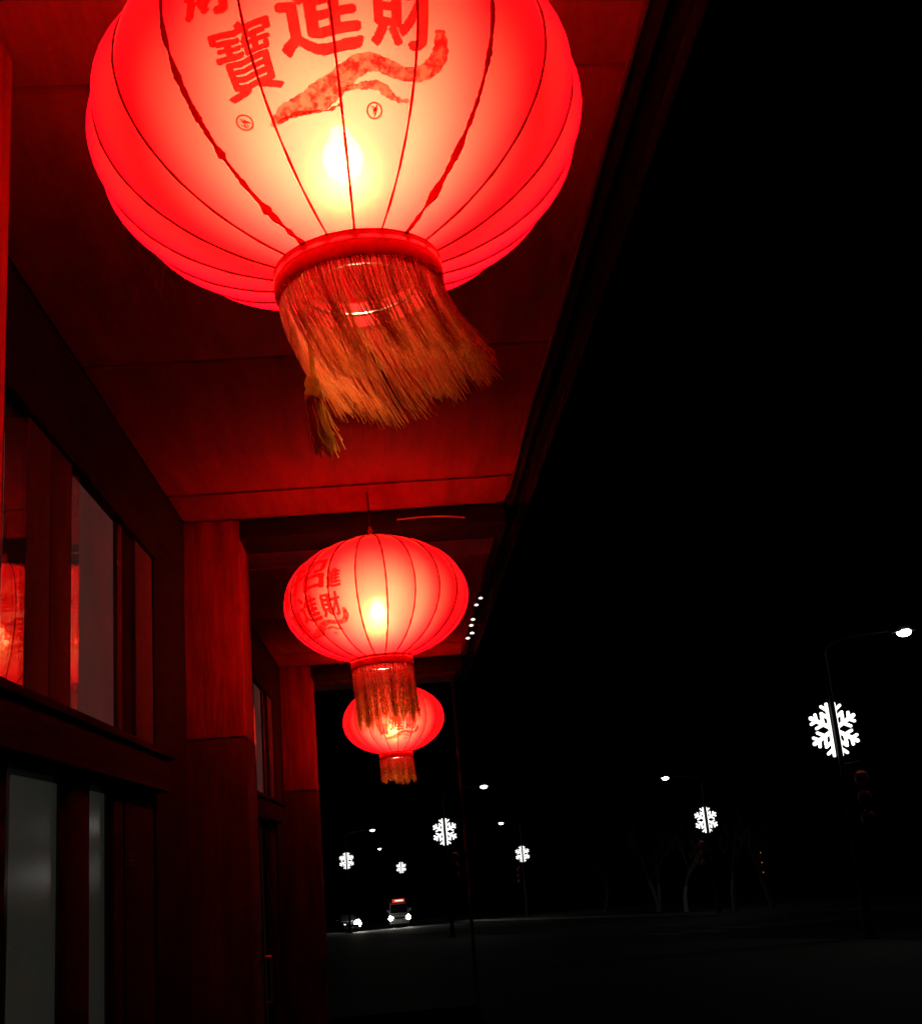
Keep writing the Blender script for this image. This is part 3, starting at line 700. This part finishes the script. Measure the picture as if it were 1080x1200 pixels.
# ------------------------------------------------------------------ oncoming vehicles
def wheel(par, x, y, r=.31):
    m = MB(); m.lathe([(r * .62, -.1), (r * .95, -.1), (r, -.06), (r, .06), (r * .95, .1), (r * .62, .1)], 24)
    ty = obj('tyre', m, 'rubber', par, (x, y, r), (0, math.pi / 2, 0))
    m = MB(); m.lathe([(0, .05), (.05, .07), (r * .3, .06), (r * .6, .09), (r * .62, .06), (r * .62, -.09)], 24); obj('rim', m, 'alloy', ty, rot=(0, 0 if x > 0 else math.pi, 0))
def loft(name, secs, mat, par, bevel=.03):
    m = MB(); n = len(secs[0]); vs = []; fs = []
    for s in secs: vs += s
    for i in range(len(secs) - 1):
        for k in range(n): fs.append((i * n + k, i * n + (k + 1) % n, (i + 1) * n + (k + 1) % n, (i + 1) * n + k))
    fs += [tuple(range(n)), tuple(range((len(secs) - 1) * n, len(secs) * n))]
    m.add(vs, fs); return obj(name, m.mesh(name, True, bevel), mat, par)
def lower_sec(y, hw, z0, z1): return [(-hw * .93, y, z0), (hw * .93, y, z0), (hw, y, z0 + .2), (hw, y, z1 - .12), (hw * .93, y, z1), (-hw * .93, y, z1), (-hw, y, z1 - .12), (-hw, y, z0 + .2)]
def top_sec(y, hw, ht, z0, z1): return [(-hw, y, z0), (hw, y, z0), (ht, y, z1), (-ht, y, z1)]
def headlamp(par, x, y, z, mat, r=.12):
    m = MB(); m.lathe([(0, .05), (r * .6, .04), (r, .0), (r * 1.05, -.05)], 18); return obj('headlight', m, mat, par, (x, y, z), (math.pi / 2, 0, 0))
def sedan(loc, rz, label):
    t = thing('car', label, 'car', loc, (0, 0, rz))
    loft('body', [lower_sec(-2.2, .70, .28, .62), lower_sec(-2.05, .84, .22, .74), lower_sec(-1.1, .88, .2, .86), lower_sec(.2, .89, .2, .92), lower_sec(1.5, .88, .2, .95), lower_sec(2.15, .82, .25, .92), lower_sec(2.25, .74, .35, .84)], 'car_paint', t)
    cab = loft('cabin', [top_sec(-1.15, .74, .72, .84, .87), top_sec(-.35, .78, .60, .86, 1.40), top_sec(.7, .78, .6, .9, 1.43), top_sec(1.55, .74, .64, .92, 1.0)], 'car_paint', t)
    for s in (-1, 1):
        m = MB(); m.add([(s * .785, -.85, .95), (s * .795, .95, .97), (s * .645, .60, 1.34), (s * .655, -.32, 1.32)], [(0, 1, 2, 3)]); obj('side_window', m, 'car_glass', t)
        m = MB(); m.box(-.09, .09, -.05, .05, -.06, .06); obj('wing_mirror', m.mesh('wing_mirror', True, .02), 'car_paint', t, (s * .98, -.75, .98))
        for y in (-1.35, 1.35): wheel(t, s * .80, y)
    m = MB(); m.add([(-.68, -1.09, .905), (.68, -1.09, .905), (.57, -.40, 1.375), (-.57, -.40, 1.375)], [(0, 1, 2, 3)]); o = obj('windscreen', m, 'car_glass', t); o.location.y = -.03; o.location.z = .012
    m = MB(); m.box(-.4, .4, -.02, .02, -.06, .06); obj('grille', m.mesh('grille', True, .01), 'rubber', t, (0, -2.19, .52))
    m = MB(); m.box(-.22, .22, -.008, .008, -.07, .07); obj('number_plate', m.mesh('number_plate', False), 'white_plastic', t, (0, -2.215, .38))
    headlamp(t, .58, -2.14, .64, 'headlight_white', .30); headlamp(t, -.58, -2.14, .62, 'dim_light', .08)
    return t
c = on_y(411, 1078, 112); sedan((c.x - .5, 114.2, zg(114)), R_(14), 'dark car driving uphill with one headlight glaring and one dim')
def minibus(loc, rz, label):
    t = thing('minibus', label, 'minibus', loc, (0, 0, rz))
    loft('body', [lower_sec(-2.6, .80, .35, 1.05), lower_sec(-2.5, .90, .28, 1.15), lower_sec(2.5, .92, .28, 1.2), lower_sec(2.6, .86, .35, 1.1)], 'van_paint', t)
    loft('cabin', [top_sec(-2.45, .86, .84, 1.12, 1.2), top_sec(-1.9, .89, .76, 1.14, 2.05), top_sec(2.3, .89, .78, 1.16, 2.12), top_sec(2.55, .86, .74, 1.16, 2.0)], 'van_paint', t)
    m = MB(); m.add([(-.80, -2.44, 1.22), (.80, -2.44, 1.22), (.74, -1.98, 1.96), (-.74, -1.98, 1.96)], [(0, 1, 2, 3)]); o = obj('windscreen', m, 'car_glass', t); o.location = (0, -.03, .015)
    for s in (-1, 1):
        for (a, b) in ((-1.7, -.7), (-.6, .6), (.7, 2.1)):
            m = MB(); m.add([(s * .90, a, 1.24), (s * .90, b, 1.24), (s * .80, b, 1.92), (s * .80, a, 1.92)], [(0, 1, 2, 3)]); obj('side_window', m, 'car_glass', t)
        m = MB(); m.box(-.08, .08, -.06, .06, -.14, .14); obj('wing_mirror', m.mesh('wing_mirror', True, .02), 'rubber', t, (s * 1.02, -2.2, 1.45))
        for y in (-1.7, 1.6): wheel(t, s * .82, y, .34)
        headlamp(t, s * .74, -2.57, .82, 'headlight_white', .23)
        m = MB(); m.lathe([(0, .02), (.05, .01), (.06, -.02)], 12); obj('fog_lamp', m, 'dim_light', t, (s * .70, -2.58, .5), (math.pi / 2, 0, 0))
    m = MB(); m.box(-.55, .55, -.03, .03, -.15, .15); bd = obj('destination_board', m.mesh('destination_board', True, .01), 'red_board', t, (0, -1.9, 2.28))
    m = MB(); m.box(-.36, .36, -.006, .006, -.04, .05); obj('lit_strip', m.mesh('lit_strip', False), 'board_text', bd, (.05, -.04, 0))
    m = MB(); m.box(-.5, .5, -.02, .02, -.08, .08); obj('grille', m.mesh('grille', True, .01), 'rubber', t, (0, -2.61, .8))
    m = MB(); m.box(-.22, .22, -.008, .008, -.07, .07); obj('number_plate', m.mesh('number_plate', False), 'white_plastic', t, (0, -2.625, .52))
    return t
c = on_y(467, 1077, 115); minibus((c.x, 117.6, zg(117)), R_(2), 'pale minibus driving uphill with a lit red board above its windscreen')
